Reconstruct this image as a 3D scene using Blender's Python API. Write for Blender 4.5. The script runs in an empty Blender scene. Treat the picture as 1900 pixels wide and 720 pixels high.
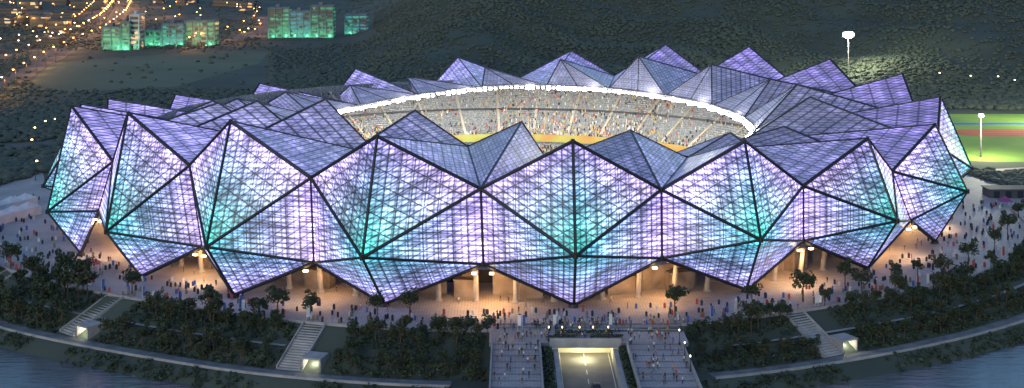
import bpy, bmesh, math, random
import numpy as np
from mathutils import Vector, Matrix
random.seed(7); np.random.seed(7)
rad=math.radians
scene=bpy.context.scene
COL=scene.collection
F=2480.0; HC=88.0; VH=-113.0; CX,CY=-1.0,452.0

def PX(u,v,z=0.0):
    d=F*(HC-z)/(v-VH); return Vector(((u-950)*d/F,d,z))
def PD(u,v,d):
    return Vector(((u-950)*d/F,d,HC-(v-VH)*d/F))
def ss(a,b,x):
    t=min(1,max(0,(x-a)/(b-a))); return t*t*(3-2*t)
def th(k): return rad(7.7+18*k)
def ring(k,r,z): 
    a=th(k); return Vector((CX+r*math.sin(a),CY-r*math.cos(a),z))
def pol(a,r,z=0): return Vector((CX+r*math.sin(a),CY-r*math.cos(a),z))

# ------------------------------------------------------------ materials
def newmat(name):
    m=bpy.data.materials.new(name); m.use_nodes=True
    nt=m.node_tree; b=nt.nodes["Principled BSDF"]; return m,nt,b
def N(nt,t,**kw):
    n=nt.nodes.new(t)
    for k,v in kw.items(): setattr(n,k,v)
    return n
def M(nt,op,a,b=None,c=None,clamp=False):
    n=nt.nodes.new("ShaderNodeMath"); n.operation=op; n.use_clamp=clamp
    for i,x in enumerate((a,b,c)):
        if x is None: continue
        if isinstance(x,(int,float)): n.inputs[i].default_value=x
        else: nt.links.new(x,n.inputs[i])
    return n.outputs[0]
def smap(nt,x,a,b,lo,hi):
    n=nt.nodes.new("ShaderNodeMapRange"); n.interpolation_type='SMOOTHSTEP'
    nt.links.new(x,n.inputs[0])
    for i,v in zip((1,2,3,4),(a,b,lo,hi)): n.inputs[i].default_value=v
    return n.outputs[0]
def simple(name,c1,c2=None,scale=1.0,rough=0.8,bump=0.0,metal=0.0,detail=4,coords='Object'):
    m,nt,b=newmat(name)
    b.inputs["Roughness"].default_value=rough; b.inputs["Metallic"].default_value=metal
    if c2 is None: c2=tuple(x*0.75 for x in c1)
    tc=N(nt,"ShaderNodeTexCoord"); no=N(nt,"ShaderNodeTexNoise"); no.inputs["Scale"].default_value=scale; no.inputs["Detail"].default_value=detail
    nt.links.new(tc.outputs[coords],no.inputs["Vector"])
    r=N(nt,"ShaderNodeValToRGB"); r.color_ramp.elements[0].position=0.35; r.color_ramp.elements[1].position=0.65
    r.color_ramp.elements[0].color=(*c2,1); r.color_ramp.elements[1].color=(*c1,1)
    nt.links.new(no.outputs[0],r.inputs[0]); nt.links.new(r.outputs[0],b.inputs["Base Color"])
    if bump>0:
        bp=N(nt,"ShaderNodeBump"); bp.inputs["Strength"].default_value=bump
        nt.links.new(no.outputs[0],bp.inputs["Height"]); nt.links.new(bp.outputs[0],b.inputs["Normal"])
    return m
def emis(name,c,s,base=(0.3,0.3,0.3)):
    m,nt,b=newmat(name); b.inputs["Base Color"].default_value=(*base,1)
    b.inputs["Emission Color"].default_value=(*c,1); b.inputs["Emission Strength"].default_value=s
    return m

def facet_mat(name,n1,strength,base,w1,floor_,finen,fined,zstep,zdark,noise_lo,noise_hi,cellv,truss_shade_lo,rough=0.35):
    m,nt,b=newmat(name)
    b.inputs["Roughness"].default_value=rough
    uv=N(nt,"ShaderNodeUVMap"); uv.uv_map="UVMap"
    sp=N(nt,"ShaderNodeSeparateXYZ"); nt.links.new(uv.outputs[0],sp.inputs[0])
    u,v=sp.outputs[0],sp.outputs[1]
    w=M(nt,'SUBTRACT',M(nt,'SUBTRACT',1.0,u),v)
    def lat(nn,off,lo,hi,fl,which=(0,1,2)):
        ds=[M(nt,'PINGPONG',M(nt,'MULTIPLY_ADD',t,nn,off*(i+1)),0.5) for i,t in enumerate((u,v,w)) if i in which]
        mn=ds[0]
        for d in ds[1:]: mn=M(nt,'MINIMUM',mn,d)
        return smap(nt,mn,lo,hi,fl,1.0)
    major=lat(n1,0.0,w1*0.6,w1*1.4,floor_)
    fine=lat(finen,0.0,0.06,0.24,fined,(0,2))
    tc=N(nt,"ShaderNodeTexCoord"); so=N(nt,"ShaderNodeSeparateXYZ"); nt.links.new(tc.outputs["Object"],so.inputs[0])
    minor=smap(nt,M(nt,'PINGPONG',M(nt,'MULTIPLY',so.outputs[2],1/zstep),0.5),0.06,0.3,zdark,1.0)
    ghost=lat(n1*0.37,0.31,0.03,0.20,truss_shade_lo)  # soft shadow of the inner structure painted into the panel glow
    cb=N(nt,"ShaderNodeCombineXYZ")
    for i,t in enumerate((u,v,w)):
        nt.links.new(M(nt,'FLOOR',M(nt,'MULTIPLY_ADD',t,n1*0.5,0.3)),cb.inputs[i])
    wn=N(nt,"ShaderNodeTexWhiteNoise"); nt.links.new(cb.outputs[0],wn.inputs[0])
    cell=M(nt,'MULTIPLY_ADD',wn.outputs[0],cellv,1-cellv*0.5)
    no=N(nt,"ShaderNodeTexNoise"); no.inputs["Scale"].default_value=0.085; no.inputs["Detail"].default_value=3
    nt.links.new(tc.outputs["Object"],no.inputs["Vector"])
    big=smap(nt,no.outputs[0],0.32,0.68,noise_lo,noise_hi)
    vo=N(nt,"ShaderNodeTexVoronoi"); vo.inputs["Scale"].default_value=0.2
    nt.links.new(tc.outputs["Object"],vo.inputs["Vector"])
    hot=smap(nt,vo.outputs[0],0.05,0.55,1.5,0.82)  # light blobs of inner lamps painted into the emission, with the noise above
    s=M(nt,'MULTIPLY',major,minor)
    for q in (fine,ghost,cell,big,hot): s=M(nt,'MULTIPLY',s,q)
    s=M(nt,'MULTIPLY',s,strength)
    at=N(nt,"ShaderNodeVertexColor"); at.layer_name="glow"
    nt.links.new(at.outputs[0],b.inputs["Emission Color"]); nt.links.new(s,b.inputs["Emission Strength"])
    mx=N(nt,"ShaderNodeMix"); mx.data_type='RGBA'
    mx.inputs[6].default_value=(base[0]*0.25,base[1]*0.25,base[2]*0.25,1); mx.inputs[7].default_value=(*base,1)
    nt.links.new(M(nt,'MULTIPLY',major,fine),mx.inputs[0]); nt.links.new(mx.outputs[2],b.inputs["Base Color"])
    return m
FAC=facet_mat("lit_polycarbonate",8,4.1,(0.05,0.05,0.08),0.05,0.2,17,0.38,1.25,0.36,0.62,1.3,0.5,0.55)
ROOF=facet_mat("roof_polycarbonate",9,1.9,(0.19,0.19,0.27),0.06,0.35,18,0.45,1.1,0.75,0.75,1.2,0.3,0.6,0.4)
STEEL=simple("dark_steel",(0.016,0.016,0.022),(0.01,0.01,0.013),0.5,0.5)
STEEL2=simple("grey_steel",(0.035,0.035,0.045),(0.02,0.02,0.03),0.5,0.5)
CONC=simple("concrete",(0.36,0.35,0.34),(0.27,0.26,0.26),0.4,0.9)
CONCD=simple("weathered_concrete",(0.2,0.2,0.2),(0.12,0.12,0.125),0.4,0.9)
WARMC=simple("warm_concrete",(0.28,0.24,0.21),(0.13,0.11,0.10),0.2,0.9)
def pave_mat():
    m,nt,b=newmat("granite_paving"); b.inputs["Roughness"].default_value=0.65
    tc=N(nt,"ShaderNodeTexCoord")
    br=N(nt,"ShaderNodeTexBrick"); br.inputs["Scale"].default_value=0.35; br.inputs["Mortar Size"].default_value=0.03
    br.inputs["Color1"].default_value=(0.45,0.42,0.41,1); br.inputs["Color2"].default_value=(0.36,0.335,0.33,1); br.inputs["Mortar"].default_value=(0.22,0.21,0.21,1)
    no=N(nt,"ShaderNodeTexNoise"); no.inputs["Scale"].default_value=0.07; no.inputs["Detail"].default_value=6
    nt.links.new(tc.outputs["Object"],br.inputs["Vector"]); nt.links.new(tc.outputs["Object"],no.inputs["Vector"])
    mx=N(nt,"ShaderNodeMix"); mx.data_type='RGBA'; mx.blend_type='MULTIPLY'; mx.inputs[0].default_value=1
    nt.links.new(br.outputs[0],mx.inputs[6])
    r=N(nt,"ShaderNodeValToRGB"); r.color_ramp.elements[0].position=0.3;r.color_ramp.elements[1].position=0.7
    r.color_ramp.elements[0].color=(0.66,0.66,0.68,1); r.color_ramp.elements[1].color=(1.05,1.05,1.05,1)
    nt.links.new(no.outputs[0],r.inputs[0]); nt.links.new(r.outputs[0],mx.inputs[7]); nt.links.new(mx.outputs[2],b.inputs["Base Color"])
    return m
PAVE=pave_mat()
ROADM=simple("road_concrete",(0.10,0.095,0.09),(0.07,0.065,0.06),0.02,0.85)
GRASS=simple("ground_vegetation",(0.072,0.090,0.066),(0.042,0.056,0.045),0.02,1.0,detail=12)
FIELD=simple("meadow_grass",(0.12,0.15,0.085),(0.08,0.105,0.06),0.012,1.0,detail=8)
LAWN=simple("sports_lawn",(0.20,0.36,0.05),(0.15,0.28,0.04),0.05,0.9)
TRACKM=simple("red_track",(0.55,0.12,0.04),(0.45,0.09,0.035),0.05,0.8)
BLUEM=simple("blue_court",(0.04,0.14,0.42),(0.03,0.11,0.36),0.05,0.8)
WHITE=simple("white_paint",(0.75,0.75,0.75),(0.65,0.65,0.66),0.5,0.6)
ORNG=simple("orange_green_band",(0.45,0.18,0.05),(0.36,0.45,0.10),0.06,0.6)  # colour imitating the lit track and pitch edge
TENTM=simple("white_canvas",(0.55,0.58,0.62),(0.45,0.48,0.52),0.3,0.7)
BARK=simple("bark",(0.09,0.065,0.045),(0.05,0.04,0.03),2.0,0.95,0.3)
DARKB=simple("dark_cladding",(0.06,0.065,0.075),(0.04,0.045,0.055),0.1,0.7)
CITYW=simple("pale_render_wall",(0.16,0.18,0.21),(0.11,0.13,0.15),0.05,0.85)
PALEW=simple("white_render_wall",(0.5,0.52,0.55),(0.4,0.42,0.46),0.05,0.85)
GLASSD=simple("dark_glass",(0.02,0.025,0.035),(0.015,0.02,0.03),0.1,0.15)
def leafmat(name,a,b_):
    m,nt,b=newmat(name); b.inputs["Roughness"].default_value=0.85
    g=N(nt,"ShaderNodeNewGeometry"); r=N(nt,"ShaderNodeValToRGB")
    r.color_ramp.elements[0].color=(*a,1); r.color_ramp.elements[1].color=(*b_,1)
    nt.links.new(g.outputs["Random Per Island"],r.inputs[0]); nt.links.new(r.outputs[0],b.inputs["Base Color"]); return m
LEAF=leafmat("foliage",(0.014,0.026,0.015),(0.052,0.075,0.037))
LEAF2=leafmat("foliage_olive",(0.02,0.03,0.016),(0.07,0.08,0.037))
FOREST=leafmat("forest_foliage",(0.052,0.070,0.055),(0.070,0.090,0.066))
RIML=emis("floodlight_lens",(1.0,0.98,0.90),40)
WARML=emis("warm_lamp_lens",(1.0,0.66,0.28),12)
ORANGEL=emis("sodium_lamp_lens",(1.0,0.42,0.10),22)
WHITEL=emis("white_lamp_lens",(1.0,0.95,0.82),16)

# ------------------------------------------------------------ object helpers
def mk(name,verts,faces,mat,parent=None,smooth=False,**props):
    me=bpy.data.meshes.new(name); me.from_pydata([tuple(v) for v in verts],[],faces); me.update()
    mats=mat if isinstance(mat,(list,tuple)) else [mat]
    for m in mats: me.materials.append(m)
    if smooth: me.shade_smooth()
    o=bpy.data.objects.new(name,me); COL.objects.link(o)
    if parent: o.parent=parent
    for k,v in props.items(): o[k]=v
    return o
def empty(name,loc=(0,0,0),**props):
    o=bpy.data.objects.new(name,None); COL.objects.link(o); o.location=loc; o.empty_display_size=1
    for k,v in props.items(): o[k]=v
    return o
class B:
    def __init__(s): s.v=[];s.f=[];s.mi=[]
    def add(s,vs,fs,mi=0):
        n=len(s.v); s.v+= [Vector(x) for x in vs]; s.f+=[tuple(i+n for i in f) for f in fs]; s.mi+=[mi]*len(fs)
    def box(s,x0,x1,y0,y1,z0,z1,mi=0,Mx=None):
        vs=[Vector(p) for p in ((x0,y0,z0),(x1,y0,z0),(x1,y1,z0),(x0,y1,z0),(x0,y0,z1),(x1,y0,z1),(x1,y1,z1),(x0,y1,z1))]
        if Mx: vs=[Mx@p for p in vs]
        s.add(vs,[(0,3,2,1),(4,5,6,7),(0,1,5,4),(1,2,6,5),(2,3,7,6),(3,0,4,7)],mi)
    def tube(s,a,b,r0,r1=None,n=6,mi=0,caps=True):
        a=Vector(a);b=Vector(b); r1=r0 if r1 is None else r1
        d=(b-a).normalized(); up=Vector((0,0,1)) if abs(d.z)<0.95 else Vector((1,0,0))
        x=d.cross(up).normalized(); y=d.cross(x)
        vs=[];
        for c,r in ((a,r0),(b,r1)):
            for i in range(n):
                t=2*math.pi*i/n; vs.append(c+x*r*math.cos(t)+y*r*math.sin(t))
        fs=[(i,(i+1)%n,n+(i+1)%n,n+i) for i in range(n)]
        if caps: fs+= [tuple(range(n))[::-1],tuple(range(n,2*n))]
        s.add(vs,fs,mi)
    def obj(s,name,mat,parent=None,smooth=False,**props):
        o=mk(name,s.v,s.f,mat,parent,smooth,**props)
        if any(s.mi): o.data.polygons.foreach_set("material_index",s.mi)
        return o
def loc_frame(a,r,z=0):
    """local frame: +y points outward from the stadium, x tangential"""
    p=pol(a,r,z); out=Vector((math.sin(a),-math.cos(a),0)); tx=Vector((0,0,1)).cross(out)*-1
    return Matrix(((tx.x,out.x,0,p.x),(tx.y,out.y,0,p.y),(0,0,1,p.z),(0,0,0,1)))

# ------------------------------------------------------------ stadium nodes
Ppx={0:(1063,262),1:(1382,262),2:(1610,257),3:(1735,231),4:(1745,180),5:(1675,137),6:(1540,110),7:(1390,87),8:(1235,83),9:(1060,95),
10:(850,107),11:(660,128),12:(482,155),13:(325,176),14:(200,184),15:(150,194),16:(133,197),17:(238,210),18:(428,225),19:(700,253)}
Vpx={15:(118,285),16:(210,300),17:(352,307),18:(577,330),19:(892,350),0:(1227,352),1:(1490,345),2:(1655,318)}
Mpx={15:(80,345),16:(88,393),17:(197,430),18:(383,458),19:(672,478),0:(1068,475),1:(1412,445),2:(1665,410),3:(1795,355),4:(1803,312)}
Lpx={17:(376,458),18:(583,487),19:(897,490),0:(1228,479),1:(1490,447)}
Bpx={16:(150,470),17:(262,513),18:(435,547),19:(713,563),0:(1065,565),1:(1385,537),2:(1610,497),3:(1735,447)}
Qpx={19:(968,226),0:(1170,242),1:(1355,246),2:(1455,235),3:(1503,180),5:(1430,147),6:(1320,120),7:(1185,105),8:(1040,110),9:(900,125),10:(755,143),11:(650,158),
12:(530,171),13:(440,183),14:(395,187),15:(405,191),18:(770,205),17:(604,184),16:(478,187)}
Ipx={19:(868,272),1:(1275,293)}
P={};V={};Mn={};L={};Bn={};Q={};I={};S={}
def rd(k,r): return ring(k,r,0).y
for k in range(20): P[k]=PD(*Ppx[k],rd(k,140.5))
def zint(k):
    a=(7.7+18*k)%360
    pts=[(0,26.5),(30,26),(60,25.5),(90,25.5),(120,27.5),(150,29.3),(180,29.6),(200,27.5),(225,24),(260,22.5),(300,24),(330,26),(360,26.5)]
    for (a0,z0),(a1,z1) in zip(pts,pts[1:]):
        if a0<=a<=a1: return z0+(z1-z0)*(a-a0)/(a1-a0)
for k in range(20):
    k1=(k+1)%20; pm=(P[k].z+P[k1].z)/2
    rI_=78 if k in (16,17,18) else 82
    V[k]=PD(*Vpx[k],rd(k+.5,138)) if k in Vpx else ring(k+.5,138,pm*(0.52 if 10<=k<=14 else 0.70))
    Mn[k]=PD(*Mpx[k],rd(k,150)) if k in Mpx else ring(k,150,P[k].z*0.4)
    L[k]=PD(*Lpx[k],rd(k+.5,139)) if k in Lpx else ring(k+.5,139,pm*0.3)
    Bn[k]=PX(*Bpx[k],0.6) if k in Bpx else ring(k,136,0.6)
    Q[k]=PD(*Qpx[k],rd(k+.5,91 if k in (17,18,19,0,1) else 97)) if k in Qpx else ring(k+.5,97,max(27.5,pm))
    I[k]=PD(*Ipx[k],rd(k,86)) if k in Ipx else ring(k,rI_,zint(k))
    S[k]=ring(k+.5,78 if k in (16,17,18) else 82,zint(k+.5))
stad=empty("stadium",(0,0,0),label="crystal-faceted stadium glowing purple and teal on a paved plaza",category="stadium")

def facets(name,tris,mat,parent):
    vs=[];fs=[];cols=[];uvs=[]
    for t in tris:
        n=len(vs); vs+=t[:3]; fs.append((n,n+1,n+2)); cols+=t[3:6]; uvs+=[(0,0),(1,0),(0,1)]
    o=mk(name,vs,fs,mat,parent); me=o.data
    me.uv_layers.new(name="UVMap"); me.color_attributes.new("glow",'FLOAT_COLOR','CORNER')
    me.uv_layers["UVMap"].data.foreach_set("uv",[c for q in uvs for c in q])
    me.attributes["glow"].data.foreach_set("color",[c for q in cols for c in (*q,1.0)])
    return o
def jit(c,s=0.12,f=1.0): 
    q=(1+random.uniform(-s,s))*f; return tuple(x*q for x in c)
for k in range(20):
    km=(k-1)%20
    cP=(0.34,0.27,0.74); cV=(0.78,0.58,1.15); cM=(0.0,0.47,0.36)
    cV2=(0.44,0.32,0.88); cL=(0.74,0.56,1.10); cM2=(0.0,0.38,0.44)
    cM3=(0.03,0.33,0.42); cL3=(0.20,0.25,0.56); cB3=(0.52,0.42,0.95)
    tr=[]
    for Vx,Lx,f in ((V[km],L[km],random.uniform(.82,1.1)),(V[k],L[k],random.uniform(.82,1.1))):
        tr+=[(P[k],Vx,Mn[k],jit(cP,.2,f),jit(cV,.2,f),jit(cM,.15,f)),
             (Vx,Mn[k],Lx,jit(cV2,.25),jit(cM2,.2),jit(cL,.2)),
             (Mn[k],Lx,Bn[k],jit(cM3,.15,.85*f),jit(cL3,.15,.85*f),jit(cB3,.25,.85*f))]
    bay=facets("facade_bay",tr,FAC,stad)
    b=B()
    for a,c,r in ((P[k],Mn[k],.38),(P[k],V[k],.46),(P[k],V[km],.46),(Mn[k],V[k],.44),(Mn[k],V[km],.44),(V[k],L[k],.36),(Mn[k],L[k],.36),(Mn[k],L[km],.36),(Mn[k],Bn[k],.36),(L[k],Bn[k],.55),(L[km],Bn[k],.55)):
        b.tube(a,c,r)
    for nd,r in ((P[k],.5),(V[k],.6),(Mn[k],.6),(L[k],.6),(Bn[k],.7)):
        b.tube(nd+Vector((0,0,-r)),nd+Vector((0,0,r)),r,r,8)
    b.tube((Bn[k].x,Bn[k].y,0),(Bn[k].x,Bn[k].y,0.8),1.4,1.0,8)
    b.obj("steel_frame",STEEL,bay)
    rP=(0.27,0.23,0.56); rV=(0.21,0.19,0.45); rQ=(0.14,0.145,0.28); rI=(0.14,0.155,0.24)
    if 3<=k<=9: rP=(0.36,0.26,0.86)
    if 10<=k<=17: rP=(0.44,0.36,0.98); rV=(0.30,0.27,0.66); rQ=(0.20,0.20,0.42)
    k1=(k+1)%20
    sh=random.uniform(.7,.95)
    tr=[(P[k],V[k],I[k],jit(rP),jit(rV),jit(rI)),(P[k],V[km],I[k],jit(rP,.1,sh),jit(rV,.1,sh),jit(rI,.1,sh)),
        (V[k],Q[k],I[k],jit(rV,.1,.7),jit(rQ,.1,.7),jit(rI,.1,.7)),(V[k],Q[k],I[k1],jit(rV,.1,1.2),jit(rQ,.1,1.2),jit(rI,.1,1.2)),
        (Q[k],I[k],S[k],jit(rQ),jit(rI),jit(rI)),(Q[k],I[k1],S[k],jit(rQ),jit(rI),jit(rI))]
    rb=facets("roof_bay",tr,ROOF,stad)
    b=B()
    for a,c,r in ((V[k],Q[k],.34),(V[k],I[k],.3),(V[k],I[k1],.3),(P[k],I[k],.3),(Q[k],I[k],.28),(Q[k],I[k1],.28),(Q[k],S[k],.22)):
        b.tube(a,c,r)
    b.obj("roof_frame",STEEL2,rb)
# rim
b=B()
rim=[]
for k in range(20): rim+=[I[k],S[k]]
for i in range(40):
    a,c=rim[i],rim[(i+1)%40]
    b.tube(a+Vector((0,0,.2)),c+Vector((0,0,.2)),.45,.45,8)
b.obj("rim_girder",STEEL2,stad)
for i in range(40):
    a,c=rim[i],rim[(i+1)%40]
    for j in range(2):
        t=(j+.5)/2; p=a.lerp(c,t); ang=math.atan2(p.x-CX,-(p.y-CY))
        fm=loc_frame(ang,math.hypot(p.x-CX,p.y-CY)-1.2,p.z-0.6)
        b=B()
        for q in range(3):
            xx=-2.1+q*2.1; h=random.choice((.22,.3,.42,.7)); w=random.uniform(.4,.75)
            b.box(xx-w,xx+w,-.5,.35,-h,h,0,fm)
        b.obj("floodlight",RIML,stad)
for i in range(20):
    p=rim[2*i]; ang=math.atan2(p.x-CX,-(p.y-CY))
    for r_,dz,en in ((74,-3,14000),(80,1.8,3000)):  # upper lights added above the rim to spill light onto roof facets
        if dz>0 and not 3<=i<=13: continue
        q=pol(ang+.078,r_ if not(i in(16,17,18)) else 71,p.z+dz)
        ld=bpy.data.lights.new("rim_light",'POINT'); ld.energy=en*(.45 if i in (18,19,0,1) else 1); ld.color=(1,0.96,0.84); ld.shadow_soft_size=1.0
        lo=bpy.data.objects.new("rim_light",ld); lo.location=q; COL.objects.link(lo); lo.parent=stad
# bowl
SEAT,nt,bb=newmat("grey_seats"); bb.inputs["Roughness"].default_value=0.6
tc=N(nt,"ShaderNodeTexCoord"); wn=N(nt,"ShaderNodeTexNoise"); wn.inputs["Scale"].default_value=1.6; wn.inputs["Detail"].default_value=5
nt.links.new(tc.outputs["Object"],wn.inputs["Vector"]); rr_=N(nt,"ShaderNodeValToRGB")
rr_.color_ramp.elements[0].position=.40; rr_.color_ramp.elements[1].position=.62
rr_.color_ramp.elements[0].color=(0.11,0.12,0.13,1); rr_.color_ramp.elements[1].color=(0.27,0.28,0.285,1)
nt.links.new(wn.outputs[0],rr_.inputs[0]); nt.links.new(rr_.outputs[0],bb.inputs["Base Color"])
prof=[(70,0.3),(70,1.5)]
def tier(r0,z0,r1,z1,n):
    for i in range(n):
        ra=r0+(r1-r0)*i/n; rb_=r0+(r1-r0)*(i+1)/n; zb=z0+(z1-z0)*(i+1)/n
        prof.append((ra,zb)); prof.append((rb_,zb))
tier(70.2,1.5,82,5.5,9)
prof+=[(86,5.5),(86,8.5)]
tier(86.2,8.5,117,25.5,26)
prof+=[(119,25.5),(119,28)]
vs=[];fs=[];SEG=160
for i in range(SEG):
    a=2*math.pi*i/SEG
    for r,z in prof: vs.append(pol(a,r,z))
n=len(prof)
for i in range(SEG):
    j=(i+1)%SEG
    for q in range(n-1): fs.append((i*n+q,j*n+q,j*n+q+1,i*n+q+1))
mk("seating_bowl",vs,fs,SEAT,stad)
AIS=simple("aisle_concrete",(0.45,0.40,0.31),(0.37,0.33,0.26),0.5,0.9)
for i in range(40):
    a=2*math.pi*(i+.3)/40; b=B()
    for r0,z0,r1,z1 in ((70.2,2.0,82,6.1),(86.2,9.2,117,26.2)):
        m0=loc_frame(a,r0,z0); m1=loc_frame(a,r1,z1)
        vs=[m0@Vector((-.5,0,0)),m0@Vector((.5,0,0)),m1@Vector((.5,0,0)),m1@Vector((-.5,0,0))]
        vs2=[x-Vector((0,0,.7)) for x in vs]
        b.add(vs+vs2,[(0,1,2,3),(4,7,6,5),(0,4,5,1),(1,5,6,2),(2,6,7,3),(3,7,4,0)])
    b.obj("aisle",AIS,stad)
for nm,r,z0,z1,mt in (("track_edge_band",85.6,6.6,9.6,ORNG),("tier_parapet",101.5,17.2,18.1,STEEL2)):  # first ring is an added band imitating the lit orange track edge
    b=B()
    for i in range(120):
        a0=2*math.pi*i/120;a1=2*math.pi*(i+1)/120
        b.add([pol(a0,r,z0),pol(a1,r,z0),pol(a1,r,z1),pol(a0,r,z1)],[(0,1,2,3)])
    b.obj(nm,mt,stad)
def disc(name,r,z,mat,parent=None,seg=96,rx=1,ry=1,**pr):
    vs=[(CX+r*rx*math.cos(2*math.pi*i/seg),CY+r*ry*math.sin(2*math.pi*i/seg),z) for i in range(seg)]
    return mk(name,vs,[tuple(range(seg))],mat,parent,**pr)
disc("running_track",69.9,0.30,TRACKM,kind="structure")
disc("pitch",55,0.31,LAWN,kind="structure",ry=.8)
def crowd_mesh(n,posf,name,mats,sz=1.0,**pr):
    b=B()
    for i in range(n):
        p=posf()
        s=random.uniform(.85,1.1)*sz; w=.25*s; mi=random.randrange(len(mats))
        b.add([p+Vector((-w,-w*.6,0)),p+Vector((w,-w*.6,0)),p+Vector((w,w*.6,0)),p+Vector((-w,w*.6,0)),
               p+Vector((-w*1.1,-w*.6,1.0*s)),p+Vector((w*1.1,-w*.6,1.0*s)),p+Vector((w*1.1,w*.6,1.0*s)),p+Vector((-w*1.1,w*.6,1.0*s)),p+Vector((0,0,1.35*s))],
              [(0,1,5,4),(1,2,6,5),(2,3,7,6),(3,0,4,7),(4,5,8),(5,6,8),(6,7,8),(7,4,8)],mi)
    return b.obj(name,mats,**pr)
SHIRT=[simple("shirt_"+n,c,None,3,0.9) for n,c in (("white",(.6,.6,.6)),("red",(.42,.07,.05)),("blue",(.06,.12,.36)),("yellow",(.5,.34,.12)),("black",(.03,.03,.035)))]
def bp():
    while True:
        a=random.uniform(rad(95),rad(235)); q=random.random()
        dens=0.35+0.65*(math.sin(a*5)>-.2)
        if random.random()>dens: continue
        if q<.3: t=random.random(); return pol(a,71+10*t,2.0+3.5*t)
        t=random.random()**2.0; return pol(a,86.5+30*t,9.0+16.4*t)
crowd_mesh(3400,bp,"seated_crowd",[SHIRT[0],SHIRT[3],SHIRT[3],AIS,SHIRT[1],SHIRT[4],SHIRT[4],AIS],.85,kind="stuff",label="crowd of seated spectators in the floodlit stands",category="crowd")

# concourse under the shell
b=B(); SEG=200
for i in range(SEG):
    a0=2*math.pi*i/SEG;a1=2*math.pi*(i+1)/SEG
    z0=0.0
    if i%5 in (1,3): z0=4.6 if i%2 else 7.5
    b.add([pol(a0,121,z0),pol(a1,121,z0),pol(a1,121,12.2),pol(a0,121,12.2)],[(0,1,2,3)])
b.obj("concourse_wall",WARMC,stad)
b=B()
for i in range(SEG):
    a0=2*math.pi*i/SEG;a1=2*math.pi*(i+1)/SEG
    b.add([pol(a0,110,0),pol(a1,110,0),pol(a1,114,8.),pol(a0,114,8.)],[(0,1,2,3)])
b.obj("inner_concourse_wall",DARKB,stad)
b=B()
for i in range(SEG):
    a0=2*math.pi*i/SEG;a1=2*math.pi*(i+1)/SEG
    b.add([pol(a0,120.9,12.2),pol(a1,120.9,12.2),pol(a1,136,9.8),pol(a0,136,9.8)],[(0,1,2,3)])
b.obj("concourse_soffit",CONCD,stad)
for k in range(-5,6):
    for f in (0.15,.38,.62,.85):
        a=th(k+f); b=B(); base=pol(a,127.5,0); top=pol(a,129,11.2)
        b.tube(base,base+Vector((0,0,.5)),1.0,.9,10); b.tube(base+Vector((0,0,.5)),top,.65,.55,10); b.tube(top-Vector((0,0,.6)),top,.6,1.1,10)
        b.obj("column",CONC,stad,smooth=False)
    for f in (.3,.72):
        m=loc_frame(th(k+f),122.6,0); b=B(); h=random.choice((4,6.5)); w=random.uniform(2,4)
        b.box(-w,w,-1.6,1.6,0,h,0,m); b.box(-w-.2,w+.2,-1.8,1.8,h,h+.35,0,m)
        b.obj("ticket_kiosk",WARMC,stad)
random.seed(12)
for k in range(-6,6):
    kk=k%20
    for f,e in ((.5+random.uniform(-.08,.08),2600),(.5+random.choice((-.2,.2)),900)):
        ld=bpy.data.lights.new("concourse_light",'POINT'); ld.energy=e*random.uniform(.55,1.35); ld.color=(1,0.47,0.14); ld.shadow_soft_size=.6
        lo=bpy.data.objects.new("concourse_light",ld); lo.location=pol(th(k+f),129.5,5); COL.objects.link(lo); lo.parent=stad
    for nb,big_ in ((Bn[kk],1),(Bn[(kk+1)%20],random.random()<.5)):
        p=L[kk].lerp(nb,.09)+Vector((0,0,-1.2))
        ang=math.atan2(p.x-CX,-(p.y-CY)); m=loc_frame(ang,math.hypot(p.x-CX,p.y-CY)+.6,p.z)
        if not big_: continue
        b=B(); b.box(-.5,.5,-.4,.4,-.2,.2,0,m); b.obj("flood_lamp",WARML,stad)
        ld=bpy.data.lights.new("flood_lamp_light",'SPOT'); ld.energy=4200; ld.color=(1,0.62,0.34); ld.spot_size=rad(140); ld.spot_blend=.8; ld.shadow_soft_size=.5
        lo=bpy.data.objects.new("flood_lamp_light",ld); lo.location=m@Vector((0,1.0,-.6)); COL.objects.link(lo); lo.parent=stad
        lo.rotation_euler=(rad(30),0,ang)

# ------------------------------------------------------------ terrain
def angof(x,y): return math.atan2(x-CX,-(y-CY))
def Rp(a):
    d=abs(math.degrees(a)); s=ss(25,70,d)
    return 153+(16 if a<0 else 11)*s
def hill(x,y):
    m=ss(-.125,-.01,x/y)
    if m<=0: return 0
    h=ss(690,1500,y)*85*m
    h+=m*ss(700,900,y)*(9*math.sin(x*.013+y*.004)+6*math.sin(x*.031-y*.017+1)+3*math.sin(x*.07+y*.05))
    return max(h,0)
def terr(x,y):
    a=angof(x,y); r=math.hypot(x-CX,y-CY); e=r-Rp(a)
    w=1-ss(72,92,abs(math.degrees(a)))
    if e<=1: z=0
    elif e<14: z=-6*(e-1)/13
    elif e<20: z=-6
    elif e<28: z=-6-3.4*(e-20)/8
    else: z=-9.4-2.6*min(1,(e-28)/20)
    z*=w
    if y>650: z=hill(x,y)
    if 7.5<x<24.5 and y<311: z=min(z,-6.2)
    return z-0.02
rs=[0,60,110,135,142,146,150]+[152+1*i for i in range(0,54)]+[208,214,222,232]+list(np.geomspace(245,900,60))+list(np.linspace(915,1800,60))+[2100,2600,3400,5000]
SEG=720; vs=[];fs=[]
for r in rs:
    for i in range(SEG):
        a=2*math.pi*i/SEG; a=a if a<math.pi else a-2*math.pi
        p=pol(a,r); vs.append((p.x,p.y,terr(p.x,p.y)))
for q in range(1,len(rs)-1):
    for i in range(SEG):
        j=(i+1)%SEG; fs.append((q*SEG+i,(q+1)*SEG+i,(q+1)*SEG+j,q*SEG+j))
fs+=[(0,SEG+i,SEG+(i+1)%SEG) for i in range(SEG)]
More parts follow.
